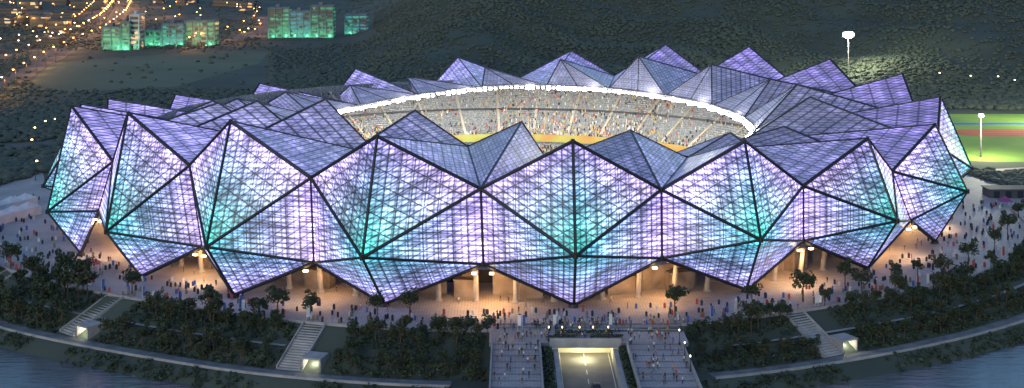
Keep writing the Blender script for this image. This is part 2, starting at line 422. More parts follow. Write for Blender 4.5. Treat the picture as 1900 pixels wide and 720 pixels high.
mk("ground",vs,fs,GRASS,smooth=True,kind="structure")
def sheet_ring(name,f0,f1,z,mat,a0=-180,a1=180,step=1,**pr):
    vs=[];fs=[]; n=int((a1-a0)/step)
    for i in range(n+1):
        a=rad(a0+i*step); vs+=[pol(a,f0(a),z),pol(a,f1(a),z)]
    for i in range(n): fs.append((2*i,2*i+1,2*i+3,2*i+2))
    return mk(name,vs,fs,mat,**pr)
sheet_ring("plaza_pavement",lambda a:100,lambda a:Rp(a),0.01,PAVE,kind="structure")
sheet_ring("promenade_path",lambda a:Rp(a)+15.2,lambda a:Rp(a)+18.8,-5.99,CONCD,-72,-4,.5,kind="structure")
sheet_ring("promenade_path",lambda a:Rp(a)+15.2,lambda a:Rp(a)+18.8,-5.99,CONCD,15,72,.5,kind="structure")
def wall_ring(name,off,z,h,t,a0,a1,mat,**pr):
    b=B(); n=int((a1-a0))
    for i in range(n):
        q0=rad(a0+i);q1=rad(a0+i+1); r0=Rp(q0)+off; r1=Rp(q1)+off
        v=[pol(q0,r0,z),pol(q1,r1,z),pol(q1,r1+t,z),pol(q0,r0+t,z)]
        v+=[x+Vector((0,0,h)) for x in v]
        b.add(v,[(0,3,2,1),(4,5,6,7),(0,1,5,4),(2,3,7,6),(1,2,6,5),(3,0,4,7)])
    return b.obj(name,mat,**pr)
for a0,a1 in ((-84,-3),(15,84)):
    wall_ring("parapet_wall",0,-.6,1.2,.35,a0,a1,CONC,label="low pale concrete parapet along the plaza edge",category="wall")
for a0,a1 in ((-72,-4),(15,72)):
    wall_ring("retaining_wall",19,-7.0,1.5,.4,a0,a1,CONC,label="pale concrete embankment wall beside the promenade",category="wall")
sheet_ring("terrace_path",lambda a:Rp(a)+7,lambda a:Rp(a)+8.4,-2.9,CONC,-70,-18,.5,kind="structure")
sheet_ring("terrace_path",lambda a:Rp(a)+7,lambda a:Rp(a)+8.4,-2.9,CONC,18,70,.5,kind="structure")
# water
WAT,nt,bb=newmat("lake_water"); bb.inputs["Base Color"].default_value=(0.10,0.10,0.10,1); bb.inputs["Roughness"].default_value=0.22
tc=N(nt,"ShaderNodeTexCoord"); no=N(nt,"ShaderNodeTexNoise"); no.inputs["Scale"].default_value=0.5; no.inputs["Detail"].default_value=6
mp=N(nt,"ShaderNodeMapping"); mp.inputs["Scale"].default_value=(.4,1.2,1); nt.links.new(tc.outputs["Object"],mp.inputs[0]); nt.links.new(mp.outputs[0],no.inputs["Vector"])
bpn=N(nt,"ShaderNodeBump"); bpn.inputs["Strength"].default_value=0.5; bpn.inputs["Distance"].default_value=.4; nt.links.new(no.outputs[0],bpn.inputs["Height"]); nt.links.new(bpn.outputs[0],bb.inputs["Normal"])
mk("lake_water",[(-600,-100,-8),(600,-100,-8),(600,430,-8),(-600,430,-8)],[(0,1,2,3)],WAT,kind="structure")

def leafclump(b,c,rx,rz,n,s,mi=0):
    for i in range(n):
        d=Vector((random.gauss(0,1),random.gauss(0,1),random.gauss(0,1))).normalized()*random.uniform(.55,1)
        p=c+Vector((d.x*rx,d.y*rx,d.z*rz)); u=Vector((random.gauss(0,1),random.gauss(0,1),random.gauss(0,.6))).normalized(); w=u.cross(Vector((random.gauss(0,1),random.gauss(0,1),random.gauss(0,1)))).normalized()
        k=s*random.uniform(.6,1.3); b.add([p-u*k-w*k*.6,p+u*k-w*k*.6,p+u*k*.8+w*k*.6,p-u*k*.8+w*k*.6],[(0,1,2,3)],mi)
# ------------------------------------------------------------ central access
b=B(); b.box(-5,38.5,291.5,299.7,-.9,0.0); b.obj("entrance_forecourt",PAVE,kind="structure")
for x0,x1 in ((-4.5,6.2),(24.8,37)):
    b=B(); b.box(x0,x1,200,291.45,-.8,-0.004)
    b.obj("footbridge_deck",PAVE,None,kind="structure")
    for xx in (x0,x1-.3):
        b=B(); b.box(xx,xx+.3,200,291.4,0,.95); 
        b.obj("bridge_parapet",CONC,label="low concrete parapet along the footbridge",category="wall")
    for yy in (288,276,264,250):
        b=B(); b.box(x0+2,x1-2,yy-.6,yy+.6,-10,-.8); b.box(x0+1,x1-1,yy-.8,yy+.8,-1.6,-.81)
        b.obj("bridge_pier",CONC,label="concrete pier under the footbridge",category="pier")
    for yy in range(262,291,4):
        b=B(); b.box(x0+.4,x1-.4,yy,yy+.5,0.0,.05); b.obj("paving_band",CONCD,kind="structure")
for (x0,x1,y0) in ((7.5,14.6,293.2),(17.2,24.3,293.2),(9.5,22.3,296.4)):
    b=B()
    b.box(x0,x1,y0,y0+1.6,0.002,.5); b.obj("planter",CONCD,label="low concrete planter box on the forecourt",category="planter",group="forecourt planters")
    b=B()
    for xx in np.arange(x0+.5,x1-.3,.7): leafclump(b,Vector((xx,y0+.8,.75)),.6,.4,16,.22)
    b.obj("hedge",LEAF,label="dark clipped hedge growing in a forecourt planter",category="hedge",group="forecourt hedges")
for i in range(4):
    b=B(); b.box(-4,38,300.6+i*1.5,301.0+i*1.5,.012,.14); b.obj("paving_step",CONCD if i%2 else CONC,kind="structure")
b=B(); b.box(10,22,190,312,-4.9,-4.5); b.obj("tunnel_road",simple("pale_asphalt",(.16,.16,.16),(.12,.12,.12),.3,.85),kind="structure")
b=B()
for yy in range(200,300,6): b.box(15.93,16.07,yy,yy+3,-4.5,-4.49)
b.box(10.5,10.62,200,300,-4.5,-4.49); b.box(21.4,21.52,200,300,-4.5,-4.49)
b.obj("lane_marking",WHITE,kind="structure")
tun=empty("tunnel_portal",(0,0,0),label="lit concrete tunnel portal below the forecourt",category="tunnel")
b=B(); b.box(9,10,250,291.3,-8,-1.2); b.obj("wing_wall",CONC,tun)
b=B(); b.box(22,23,250,291.3,-8,-1.2); b.obj("wing_wall",CONC,tun)
b=B(); b.box(8.2,9.96,291.0,300,-6,-.92); b.box(22.04,23.8,291.0,300,-6,-.92); b.box(9.96,22.04,299,300,-6,-.92); b.obj("tunnel_wall",simple("tunnel_tile",(.75,.72,.6),(.65,.62,.5),.5,.6),tun)
b=B(); b.box(8.2,23.8,290.9,291.48,-1.0,1.0); b.obj("portal_beam",CONC,tun)
TL=emis("tunnel_lamp_lens",(1,.9,.55),6)
for yy in (293,295,297):
    b=B(); b.box(11,21,yy,yy+.3,-1.1,-.93); b.obj("tunnel_lamp",TL,tun)
ld=bpy.data.lights.new("tunnel_light",'POINT'); ld.energy=1700; ld.color=(1,.88,.5); lo=bpy.data.objects.new("tunnel_light",ld); lo.location=(16,294,-2.4); COL.objects.link(lo); lo.parent=tun
for x0,x1 in ((6.4,8.9),(23.1,24.7)):
    b=B(); b.box(x0,x1,200,291.2,-8,-1.3); b.obj("planter_bed",CONC,label="concrete planter bed beside the tunnel road",category="planter")
    b=B()
    for yy in np.arange(255,291,1.1): leafclump(b,Vector(((x0+x1)/2,yy,-.9)),(x1-x0)/2,.7,40,.28)
    b.obj("hedge",LEAF,label="clipped dark green hedge in a concrete planter",category="hedge")

# ------------------------------------------------------------ trees
def make_tree(h,w,seed,leaf,nl=46):
    random.seed(seed)
    bt=B(); t0=Vector((0,0,-.3)); t1=Vector((random.uniform(-.2,.2),random.uniform(-.2,.2),h*.36))
    bt.tube(t0,t1,.22,.14,7); t2=t1+Vector((random.uniform(-.3,.3),random.uniform(-.3,.3),h*.34)); bt.tube(t1,t2,.14,.06,6)
    tips=[t2]
    for i in range(7):
        a=i*.9+random.random(); s=t1.lerp(t2,random.uniform(0,.8)); e=s+Vector((math.cos(a)*w*random.uniform(.3,.55),math.sin(a)*w*random.uniform(.3,.55),h*random.uniform(.05,.3)))
        bt.tube(s,e,.08,.03,5); tips.append(e)
    bc=B()
    for t in tips+[t1.lerp(t2,.6)+Vector((random.uniform(-w,w)*.36,random.uniform(-w,w)*.36,random.uniform(-.05*h,h*.3))) for _ in range(8)]:
        r=w*random.uniform(.16,.34); leafclump(bc,t+Vector((0,0,h*.05)),r,r*.85,nl,.26)
    mt=bt.obj("trunk",BARK); mc=bc.obj("crown",leaf)
    md=(mt.data,mc.data); bpy.data.objects.remove(mt); bpy.data.objects.remove(mc); return md
TREES=[make_tree(7,4.2,11,LEAF),make_tree(6,4.6,12,LEAF),make_tree(8,4.4,13,LEAF2),make_tree(6.5,3.6,14,LEAF),make_tree(7.5,5,15,LEAF2),make_tree(8.5,3.6,16,LEAF)]
random.seed(21)
def put_tree(x,y,z,s,group,label):
    md=random.choice(TREES); e=empty("broadleaf_tree",(x,y,z),label=label,category="tree",group=group)
    e.rotation_euler=(0,0,random.uniform(0,6.28)); e.scale=(s*random.uniform(.85,1.15),s*random.uniform(.85,1.15),s)
    for nm,me in zip(("trunk","crown"),md):
        o=bpy.data.objects.new(nm,me); COL.objects.link(o); o.parent=e
stairs=[-15.6,-37,27,-52]
cnt=0; tl=[]
tries=0
while cnt<272 and tries<40000:
    tries+=1
    a=random.uniform(-80,76); e=random.choice((random.uniform(1.5,5.6),random.uniform(2.5,5.8),random.uniform(10,14.5),random.uniform(10,14.5),random.uniform(1,14)))
    if any(-1.6<(a-s)<2.6 or -2.2<(a-s)<=-1.6 for s in stairs): continue
    ar=rad(a); p=pol(ar,Rp(ar)+e)
    if -6.5<p.x<40: continue
    if e>6.0 and e<9.6: continue
    if any((p.x-q[0])**2+(p.y-q[1])**2<5.5 for q in tl): continue
    tl.append((p.x,p.y)); s=random.uniform(.5,.95)*(1.4 if a<-38 else 1)
    if e<4 and abs(a)<35: s*=.75
    if e>9: s*=.85
    put_tree(p.x,p.y,terr(p.x,p.y),s,"trees on the embankment slope","dark green broadleaf tree on the lakeside embankment"); cnt+=1
for (u,v,s) in ((390,592,.95),(515,585,1.0),(575,590,.95),(700,600,.9),(760,600,1.0),(905,622,.7),(1253,590,1.0),(1395,572,.75),(1490,560,1.15),(1568,540,1.0),(1600,545,.8),(1662,530,.95),(1703,515,.8),(1797,490,1.05),(1845,470,.9),(1870,445,1),(145,540,.95),(245,545,.9),(60,520,1.1),(20,500,1.1),(480,590,.8),(1748,520,.9),(1890,410,1),(1530,572,.6)):
    p=PX(u,v,0); put_tree(p.x,p.y,0,s,"trees planted in the plaza","slender broadleaf tree standing on the paved plaza")
b=B()
for i in range(5600):
    a=rad(random.uniform(-80,76)); e=random.uniform(1.2,14.6) if random.random()<.8 else random.uniform(20.5,25); p=pol(a,Rp(a)+e)
    if -6<p.x<39.5: continue
    if 6.4<e<9.0: continue
    if any(abs(math.degrees(a)-s)<2.2 for s in stairs): continue
    leafclump(b,Vector((p.x,p.y,terr(p.x,p.y)+.3)),random.uniform(.6,1.3),random.uniform(.4,.8),11,.32)
b.obj("shrub_cover",LEAF,kind="stuff",label="low dark shrubs covering the embankment",category="shrubs")

# stair pavilions
PL=emis("pavilion_lamp_lens",(1,.93,.6),4)
for a in stairs:
    ar=rad(a); m=loc_frame(ar,Rp(ar),0)
    st=empty("stair_pavilion",(0,0,0),label="concrete embankment stair with a lit doorway below",category="stairs",group="embankment stairs")
    b=B(); n=18
    for i in range(n):
        y0=.5+i*.78; z=-i*.33; b.box(0.3,5.4,y0,y0+.78,z-1.2,z-.02,0,m)
    b.obj("step",CONC,st)
    for x0,x1 in ((0,.28),(5.42,5.7)):
        b=B(); vs=[(x0,.4,-1.2),(x1,.4,-1.2),(x1,14.6,-7),(x0,14.6,-7),(x0,.4,.7),(x1,.4,.7),(x1,14.6,-5.2),(x0,14.6,-5.2)]
        b.add([m@Vector(q) for q in vs],[(0,3,2,1),(4,5,6,7),(0,1,5,4),(1,2,6,5),(2,3,7,6),(3,0,4,7)]); b.obj("side_wall",CONC,st)
    b=B(); b.box(-4.6,-.02,9.5,14.2,-3.4,-3.05,0,m); b.box(-4.6,-4.3,9.5,14.0,-6.2,-3.41,0,m); b.box(-.34,-.04,9.5,14.0,-6.2,-3.41,0,m); b.box(-4.29,-.35,9.5,9.9,-6.2,-3.41,0,m); b.obj("doorway_frame",CONC,st)
    b=B(); b.box(-3.8,-.8,10.2,13,-3.6,-3.43,0,m); b.obj("ceiling_lamp",PL,st)
    ld=bpy.data.lights.new("pavilion_light",'POINT'); ld.energy=420; ld.color=(1,.94,.72); lo=bpy.data.objects.new("pavilion_light",ld); lo.location=m@Vector((-2.3,12.2,-4.5)); COL.objects.link(lo); lo.parent=st

# ------------------------------------------------------------ people
def person_mesh(pose,shirt,trous):
    sk=[(0,0,.95),(0,0,1.15),(0,0,1.38),(0,0,1.5),(0,.01,1.66),(0,0,1.76)]
    R=[.145,.135,.15,.06,.10,.06]; E=[(0,1),(1,2),(2,3),(3,4),(4,5)]
    def ch(start,pts,rs_):
        prev=start
        for p,r in zip(pts,rs_):
            sk.append(p);R.append(r);E.append((prev,len(sk)-1)); prev=len(sk)-1
    st=pose
    for s in (-1,1):
        f=s*st
        ch(0,[(s*.1,0,.88),(s*.11,f*.22+.02,.48),(s*.11,f*.34-(.1 if f<0 else 0),.07),(s*.11,f*.34+.14,.03)],[.10,.07,.05,.04])
        g=-s*st
        ch(2,[(s*.19,0,1.38),(s*.24,g*.1,1.1),(s*.23,g*.22+.05,.84),(s*.22,g*.25+.07,.74)],[.07,.05,.04,.035])
    me=bpy.data.meshes.new("p"); me.from_pydata(sk,E,[]); o=bpy.data.objects.new("p",me); COL.objects.link(o)
    o.modifiers.new("s",'SKIN')
    for i,r in enumerate(R):
        me.skin_vertices[0].data[i].radius=(r,r*.8); me.skin_vertices[0].data[i].use_root=(i==0)
    s2=o.modifiers.new("d",'SUBSURF'); s2.levels=1
    dg=bpy.context.evaluated_depsgraph_get(); nm=bpy.data.meshes.new_from_object(o.evaluated_get(dg))
    bpy.data.objects.remove(o); nm.materials.clear()
    for m_ in (SKIN,shirt,trous,HAIR): nm.materials.append(m_)
    for p in nm.polygons:
        c=p.center
        if c.z>1.70 or (c.z>1.6 and c.y<-.02): p.material_index=3
        elif c.z>1.46: p.material_index=0
        elif c.z<.93 and abs(c.x)<.19: p.material_index=2
        elif abs(c.x)>.2 and c.z<1.15: p.material_index=0
        else: p.material_index=1
    return nm
SKIN=simple("skin",(.42,.27,.19),(.36,.22,.15),3,.6); HAIR=simple("hair",(.015,.012,.01),None,3,.6)
TR=[simple("trousers_dark",(.03,.035,.06),None,3,.9),simple("trousers_khaki",(.2,.16,.11),None,3,.9)]
PM=[];desc=["white shirt","red shirt","blue shirt","yellow shirt","black shirt"]
for i in range(10):
    PM.append((person_mesh((0.0,.75,.4,1.0)[i%4],SHIRT[i%5],TR[i%2]),desc[i%5],"standing" if i%4==0 else "walking"))
PMW=[0,0,5,2,7,4,9,4,9,4,9,2,7,1,3]
random.seed(5)
def ppos():
    q=random.random()
    if q<.20:
        a=rad(random.uniform(-62,62)); return pol(a,random.uniform(128,Rp(a)-1.5),0.02)
    if q<.55:
        a=rad(random.gauss(6,6)); return pol(a,random.uniform(146,Rp(a)-1),0.02)
    if q<.73: return Vector((random.uniform(-3,36),random.uniform(292,299),0.01))
    if q<.96:
        x=random.choice((random.uniform(-3.8,5.6),random.uniform(25.4,36.4))); return Vector((x,random.uniform(264,291),0.0))
    a=rad(random.uniform(-50,50)); return pol(a,random.uniform(124,136),0.02)
for p in [ppos() for _ in range(300)]:
    me,d,w=PM[random.choice(PMW)]; o=bpy.data.objects.new("person",me); COL.objects.link(o); o.location=p; o.rotation_euler=(0,0,random.uniform(0,6.28))
    s=random.uniform(.9,1.03); o.scale=(s,s,s); o["label"]="person in a %s %s on the plaza"%(d,w); o["category"]="person"; o["group"]="visitors around the stadium"
def fpos():
    a=random.uniform(-92,88); ar=rad(a)
    return pol(ar,random.uniform(137,Rp(ar)-1),.02)
crowd_mesh(620,fpos,"distant_crowd",[SHIRT[0],SHIRT[4],SHIRT[4],TR[0],TR[0],SHIRT[2],SHIRT[1],TR[1]],kind="stuff",label="scattered crowd of visitors walking on the plaza",category="crowd")

# ------------------------------------------------------------ lamps
def lamp_meshes(h,lens,arm,hr):
    b=B(); b.tube((0,0,0),(0,0,h),.12,.07,6); b.tube((0,0,h-.1),(0,arm,h+.2),.06,.05,5); b.tube((0,0,0),(0,0,.5),.22,.2,6)
    p=b.obj("pole",STEEL2); c=B(); c.box(-hr*.6,hr*.6,arm-hr,arm+hr,h+.0,h+.25+hr*.5); l=c.obj("lamp_head",lens)
    r=(p.data,l.data); bpy.data.objects.remove(p); bpy.data.objects.remove(l); return r
LM={"orange":lamp_meshes(11,ORANGEL,1.5,.45),"white":lamp_meshes(11,WHITEL,1.5,.38),"plaza":lamp_meshes(3.0,WARML,.05,.13),"park":lamp_meshes(7,WARML,.6,.35)}
def put_lamp(kind,p,rot,group,label,light=0,col=(1,.44,.12)):
    e=empty("street_lamp",p,label=label,category="street lamp",group=group); e.rotation_euler=(0,0,rot)
    for nm,me in zip(("pole","lamp_head"),LM[kind]):
        o=bpy.data.objects.new(nm,me); COL.objects.link(o); o.parent=e
    if light:
        ld=bpy.data.lights.new("lamp_light",'POINT'); ld.energy=light; ld.color=col; ld.shadow_soft_size=.4
        lo=bpy.data.objects.new("lamp_light",ld); lo.location=(0,1,9.5); COL.objects.link(lo); lo.parent=e
for u in (1018,1043,1075,1100,1128):
    p=PX(u,632,.0); put_lamp("plaza",(p.x,292.2,0.0),0,"forecourt lamps","short lamp post with a warm globe on the forecourt")
for yy in (290,281,272):
    put_lamp("plaza",(36.3,yy,0),0,"forecourt lamps","short lamp post with a warm globe on the forecourt")
roads=[[(-60,200),(0,158),(60,122),(110,97),(170,72),(215,38),(235,2)],[(-30,112),(60,90),(120,72),(165,48),(190,20),(200,0)],[(-30,44),(60,51),(130,50),(200,42),(330,30)],
[(330,95),(410,84),(455,70),(490,52),(500,30)],[(-30,18),(130,27),(300,12)],[(-20,75),(60,70),(160,62)],[(0,272),(60,270),(110,264)]]
nl=0
for ri,rp in enumerate(roads):
    pts=[PX(u,v,0) for u,v in rp]; W=11 if ri<4 else 8
    res=[]
    for a,c in zip(pts,pts[1:]):
        n=max(1,int((c-a).length/20)); res+=[a.lerp(c,i/n) for i in range(n)]
    res.append(pts[-1]); vs=[];fs=[]
    for i,p in enumerate(res):
        d=(res[min(i+1,len(res)-1)]-res[max(i-1,0)]).normalized(); nn=Vector((-d.y,d.x,0)); z=.03+.004*ri
        vs+=[p+nn*W+Vector((0,0,z)),p-nn*W+Vector((0,0,z))]
        if ri<6 and nl<250 and (i%2==0 or ri<2):
            s=1 if i%2 else -1
            if ri>=2: s=1 if (i//2)%2 else -1
            q=p+nn*s*(W+1)
            put_lamp("orange" if random.random()<.9 else "white",(q.x,q.y,0),math.atan2(-nn.y*s,-nn.x*s)-math.pi/2,"street lamps along the city roads","tall street lamp glowing orange beside a road",light=(8000 if i%2==0 else 0)); nl+=1
    for i in range(len(res)-1): fs.append((2*i,2*i+1,2*i+3,2*i+2))
    mk("road",vs,fs,ROADM,kind="structure")
random.seed(9)
for i in range(36):
    u=random.uniform(0,480); v=random.uniform(0,60) if i<30 else random.uniform(60,90)
    p=PX(u,v,0); put_lamp(random.choice(("orange","orange","white")),(p.x,p.y,0),random.random()*6,"street lamps along the city roads","tall street lamp glowing orange beside a road")
for (u,v) in ((82,255),(62,292),(66,268),(102,250),(1885,175),(1745,165),(1800,170),(1850,172),(1108,20),(1130,16),(66,335)):
    p=PX(u,v,0)
    if 680<p.y: 
        for _ in range(6): p=PX(u,v,terr(p.x,p.y))
    put_lamp("park",(p.x,p.y,terr(p.x,p.y)),random.random()*6,"street lamps in the park","lamp post glowing in the dark park")

# ------------------------------------------------------------ city buildings
def bandmat(name,colA,colB,sc,strength,thr):
    m,nt,b=newmat(name); b.inputs["Base Color"].default_value=(.03,.04,.05,1); b.inputs["Roughness"].default_value=.3
    tc=N(nt,"ShaderNodeTexCoord"); vo=N(nt,"ShaderNodeTexVoronoi"); vo.feature='F1'; vo.inputs["Scale"].default_value=sc
    nt.links.new(tc.outputs["Object"],vo.inputs["Vector"]); s=N(nt,"ShaderNodeSeparateColor"); nt.links.new(vo.outputs["Color"],s.inputs[0])
    mx=N(nt,"ShaderNodeMix"); mx.data_type='RGBA'; mx.inputs[6].default_value=(*colA,1); mx.inputs[7].default_value=(*colB,1); nt.links.new(s.outputs[0],mx.inputs[0]); nt.links.new(mx.outputs[2],b.inputs["Emission Color"])
    on=M(nt,'GREATER_THAN',s.outputs[1],thr); nt.links.new(M(nt,'MULTIPLY',on,strength),b.inputs["Emission Strength"]); return m
GREENW=bandmat("green_lit_windows",(.01,.20,.09),(.08,.42,.18),.25,.9,.4)
TEALW=bandmat("teal_lit_windows",(.02,.14,.28),(.04,.36,.26),.25,.9,.35)
WARMW=bandmat("warm_lit_windows",(1,.55,.2),(1,.8,.5),.2,0.9,.88)
def building(x0,x1,y,depth,h,wall,win,label,fins=0,group=None):
    e=empty("office_building",(0,0,0),label=label,category="building")
    if group: e["group"]=group
    b=B(); b.box(x0,x1,y,y+depth,0,h); b.box(x0-.4,x1+.4,y-.4,y+depth+.4,h,h+.9); b.box(x0+(x1-x0)*.3,x0+(x1-x0)*.5,y+depth*.3,y+depth*.7,h+.9,h+3.5); b.obj("wall",wall,e)
    n=max(2,int(h/3.4)); sh=h/n
    for i in range(n):
        b=B(); z=i*sh
        b.box(x0+.5,x1-.5,y-.12,y-.01,z+.7,z+sh-.9); b.box(x1+.01,x1+.12,y+.5,y+depth-.5,z+.7,z+sh-.9); b.box(x0-.12,x0-.01,y+.5,y+depth-.5,z+.7,z+sh-.9)
        b.obj("window_band",win,e)
    if fins:
        nf=max(1,int((x1-x0)/fins))
        b=B()
        for i in range(nf+1):
            xx=x0+(x1-x0)*i/nf; b.box(xx-.4,xx+.4,y-1.0,y-.13,0,h)
        b.obj("facade_fins",wall,e)
for i,(u0,u1,vt,vb,win,lab) in enumerate(((190,222,52,93,GREENW,"mid-rise block with green floodlit facade"),(225,240,42,93,GREENW,"mid-rise block with green floodlit facade"),(241,258,29,92,WARMW,"slim pale tower beside green lit blocks"),(270,298,58,86,GREENW,"low block with green floodlit facade"),(301,340,46,86,TEALW,"long low block with teal floodlit facade"),(343,398,40,85,GREENW,"long low block with green floodlit facade"),(498,536,16,70,GREENW,"tall slab building with green lit facade"),(538,575,22,70,TEALW,"tall slab building with teal lit facade"),(577,618,12,70,GREENW,"tall slab building with green lit facade"),(640,680,28,64,TEALW,"dark block with faint green lit facade"))):
    p=PX(u0,vb,0); q=PX(u1,vb,0); h=(vb-vt)*p.y/F
    building(p.x,q.x,p.y,16,h,PALEW if i==2 else CITYW,win,lab,fins=5)
    if i!=2:
        for xo in (-.3,.3):
            ld=bpy.data.lights.new("facade_light",'SPOT'); ld.energy=5200; ld.color=(.15,1,.45); ld.spot_size=rad(110); lo=bpy.data.objects.new("facade_light",ld); lo.location=((p.x+q.x)/2+xo*(q.x-p.x),p.y-8,1); lo.rotation_euler=(rad(125),0,0); COL.objects.link(lo)
random.seed(31)
for i in range(34):
    u=random.uniform(-20,520); v=random.uniform(2,42) if i>6 else random.uniform(45,100)
    if 180<u<410 and v>20: continue
    if 485<u: continue
    p=PX(u,v,0); w=random.uniform(12,28); building(p.x,p.x+w,p.y,15,random.uniform(5,13),DARKB,WARMW,"dim city block with a few warm lit windows",group="city blocks")
mp=[(60,150),(95,118),(250,104),(420,94),(500,96),(480,118),(400,140),(330,160),(180,168),(80,172)]
mk("meadow",[(*PX(u,v,0).xy,0.02) for u,v in mp],[tuple(range(len(mp)))[::-1]],FIELD,kind="structure")
mp=[(0,330),(80,318),(92,400),(60,440),(0,445),(-40,440),(-40,335)]
mk("side_pavement",[(*PX(u,v,0).xy,0.016) for u,v in mp],[tuple(range(len(mp)))[::-1]],PAVE,kind="structure")
mp=[(1755,318),(1950,308),(1990,430),(1840,430),(1800,380)]
mk("side_pavement",[(*PX(u,v,0).xy,0.016) for u,v in mp],[tuple(range(len(mp)))[::-1]],PAVE,kind="structure")
# athletics ground
def rrect(cx,cy,hx,hy,r,z,seg=14):
    pts=[]
    for sx,sy,a0 in ((1,1,0),(-1,1,90),(-1,-1,180),(1,-1,270)):
        for i in range(seg+1):
            a=rad(a0+90*i/seg); pts.append((cx+sx*(hx-r)+r*math.cos(a),cy+sy*(hy-r)+r*math.sin(a),z))
    return pts
def rr(name,*a,mat): 
    p=rrect(*a); mk(name,p,[tuple(range(len(p)))],mat,kind="structure")
rr("sports_lawn",300,600,128,72,20,.03,mat=LAWN)
rr("running_track",340,607,138,11,8,.04,mat=TRACKM)
b=B()
for i in range(1,6,2): b.box(206,470,598+i*3.3,598.08+i*3.3,.041,.046)
b.obj("track_marking",WHITE,kind="structure")
b=B(); b.box(205,330,634,640,.05,.06); b.obj("blue_court",BLUEM,kind="structure")
MASTL=emis("mast_lens",(1,1,.93),150)
def mast(x,y,h,z,energy,label,sz=1.0):
    e=empty("floodlight_mast",(x,y,z),label=label,category="floodlight mast")
    b=B(); b.tube((0,0,-3),(0,0,h),.45,.22,10); b.obj("pole",CONCD,e)
    b=B()
    for j in (-1,0,1): b.box(-2.2*sz,2.2*sz,-.15,.15,h+j*.8*sz-.1,h+j*.8*sz+.1)
    b.box(-.2,.2,-.14,.14,h-1.2*sz,h+1.2*sz); b.obj("lamp_bracket",STEEL2,e)
    b=B()
    for i in range(-2,3):
        for j in (-1,0,1):
            if abs(i)==2 and j: continue
            x_,z_=i*.8*sz,j*.72*sz
            b.tube((x_,-.22,h+z_),(x_,-.7,h+z_-.1),.36*sz,.42*sz,10)
    b.obj("lamp_cluster",MASTL,e)
    ld=bpy.data.lights.new("mast_light",'POINT'); ld.energy=energy; ld.color=(1,.95,.62); ld.shadow_soft_size=2; lo=bpy.data.objects.new("mast_light",ld); lo.location=(0,-4,h-1); COL.objects.link(lo); lo.parent=e
p=PX(1574,150,0); mast(p.x,p.y,26,terr(p.x,p.y),120000,"tall floodlight mast shining behind the stadium roof",1.7)
p=PX(1820,292,0); mast(p.x,p.y,17,0,50000,"added floodlight mast lighting the athletics field from out of view",.5)
mast(330,560,24,0,420000,"added floodlight mast lighting the athletics field from out of view")  # this mast and the next are added out of frame to light the field
mast(262,640,24,0,110000,"added floodlight mast lighting the athletics field from out of view",.4)
def marquee(p,q,wid,hh):
    e=empty("marquee_tent",(0,0,0),label="long low white canvas marquee with a ridged roof",category="tent",group="marquees beside the plaza")
    d=(q-p); ln=d.length; d.normalize(); nn=Vector((-d.y,d.x,0)); n=max(3,int(ln/5)); b=B()
    for i in range(n):
        a=p+d*(ln*i/n); c=p+d*(ln*(i+1)/n-.05); mid=(a+c)/2
        v=[a-nn*wid,c-nn*wid,c+nn*wid,a+nn*wid]; v=[x+Vector((0,0,2.7)) for x in v]+[mid+Vector((0,0,hh))]
        b.add(v,[(0,1,4),(1,2,4),(2,3,4),(3,0,4)])
    b.obj("canopy",TENTM,e)
    b=B(); v=[p-nn*(wid-.1),q-nn*(wid-.1),q+nn*(wid-.1),p+nn*(wid-.1)]; v+= [x+Vector((0,0,2.65)) for x in v]
    b.add(v,[(0,1,5,4),(1,2,6,5),(2,3,7,6),(3,0,4,7)]); b.obj("side_wall",TENTM,e)
marquee(PX(-20,418),PX(66,396),2.6,4.4)
marquee(PX(-20,398),PX(60,380),2.6,4.4)
def tent(cx,cy,sx,sy,h,mat,label,rot=0):
    e=empty("canopy_tent",(cx,cy,0),label=label,category="tent"); e.rotation_euler=(0,0,rot)
    b=B(); z=h*.55
    b.add([(-sx,-sy,z),(sx,-sy,z),(sx,sy,z),(-sx,sy,z),(0,0,h)],[(0,1,4),(1,2,4),(2,3,4),(3,0,4)]); b.obj("canopy",mat,e)
    for px in (-1,1):
        for py in (-1,1):
            b=B(); b.tube((px*(sx-.1),py*(sy-.1),0),(px*(sx-.1),py*(sy-.1),z),.08,.08,6); b.obj("tent_pole",WHITE,e)
p=PX(1865,384,0); tent(p.x,p.y,2.2,2.2,3.6,simple("purple_canvas",(.25,.06,.2),None,1,.8),"purple peaked tent on the pavement")
p=PX(175,500,0); tent(p.x,p.y,1.6,1.6,3.0,simple("red_canvas",(.5,.08,.1),None,1,.8),"small red canopy on the plaza")
p=PX(1836,368,0); q=PX(1930,368,0)
e=empty("service_building",(0,0,0),label="flat-roofed dark single-storey service building on the pavement",category="building")
b=B(); b.box(p.x,q.x,p.y,p.y+7,0,2.8); b.obj("wall",DARKB,e)
b=B(); b.box(p.x-.4,q.x+.5,p.y-.4,p.y+7.4,2.81,3.1); b.obj("roof",DARKB,e)
for i in range(4):
    b=B(); b.box(p.x+1.5+i*4,p.x+3.5+i*4,p.y-.06,p.y-.01,0.1,2.4); b.obj("door",GLASSD,e)
random.seed(77)
for i in range(36):
    a=rad(random.uniform(-60,60)); p=pol(a,Rp(a)-random.uniform(.8,2.5)); e=empty("banner_flag",(p.x,p.y,0),label="slim vertical banner flag on a pole on the plaza",category="flag",group="banner flags on the plaza"); e.rotation_euler=(0,0,random.uniform(-.6,.6))
    b=B(); b.tube((0,0,0),(0,0,3.4),.05,.04,5); b.obj("pole",WHITE,e); b=B(); b.box(.06,.75,-.02,.02,.9,3.3); b.obj("banner",random.choice((SHIRT[1],SHIRT[2],WHITE,TENTM)),e)
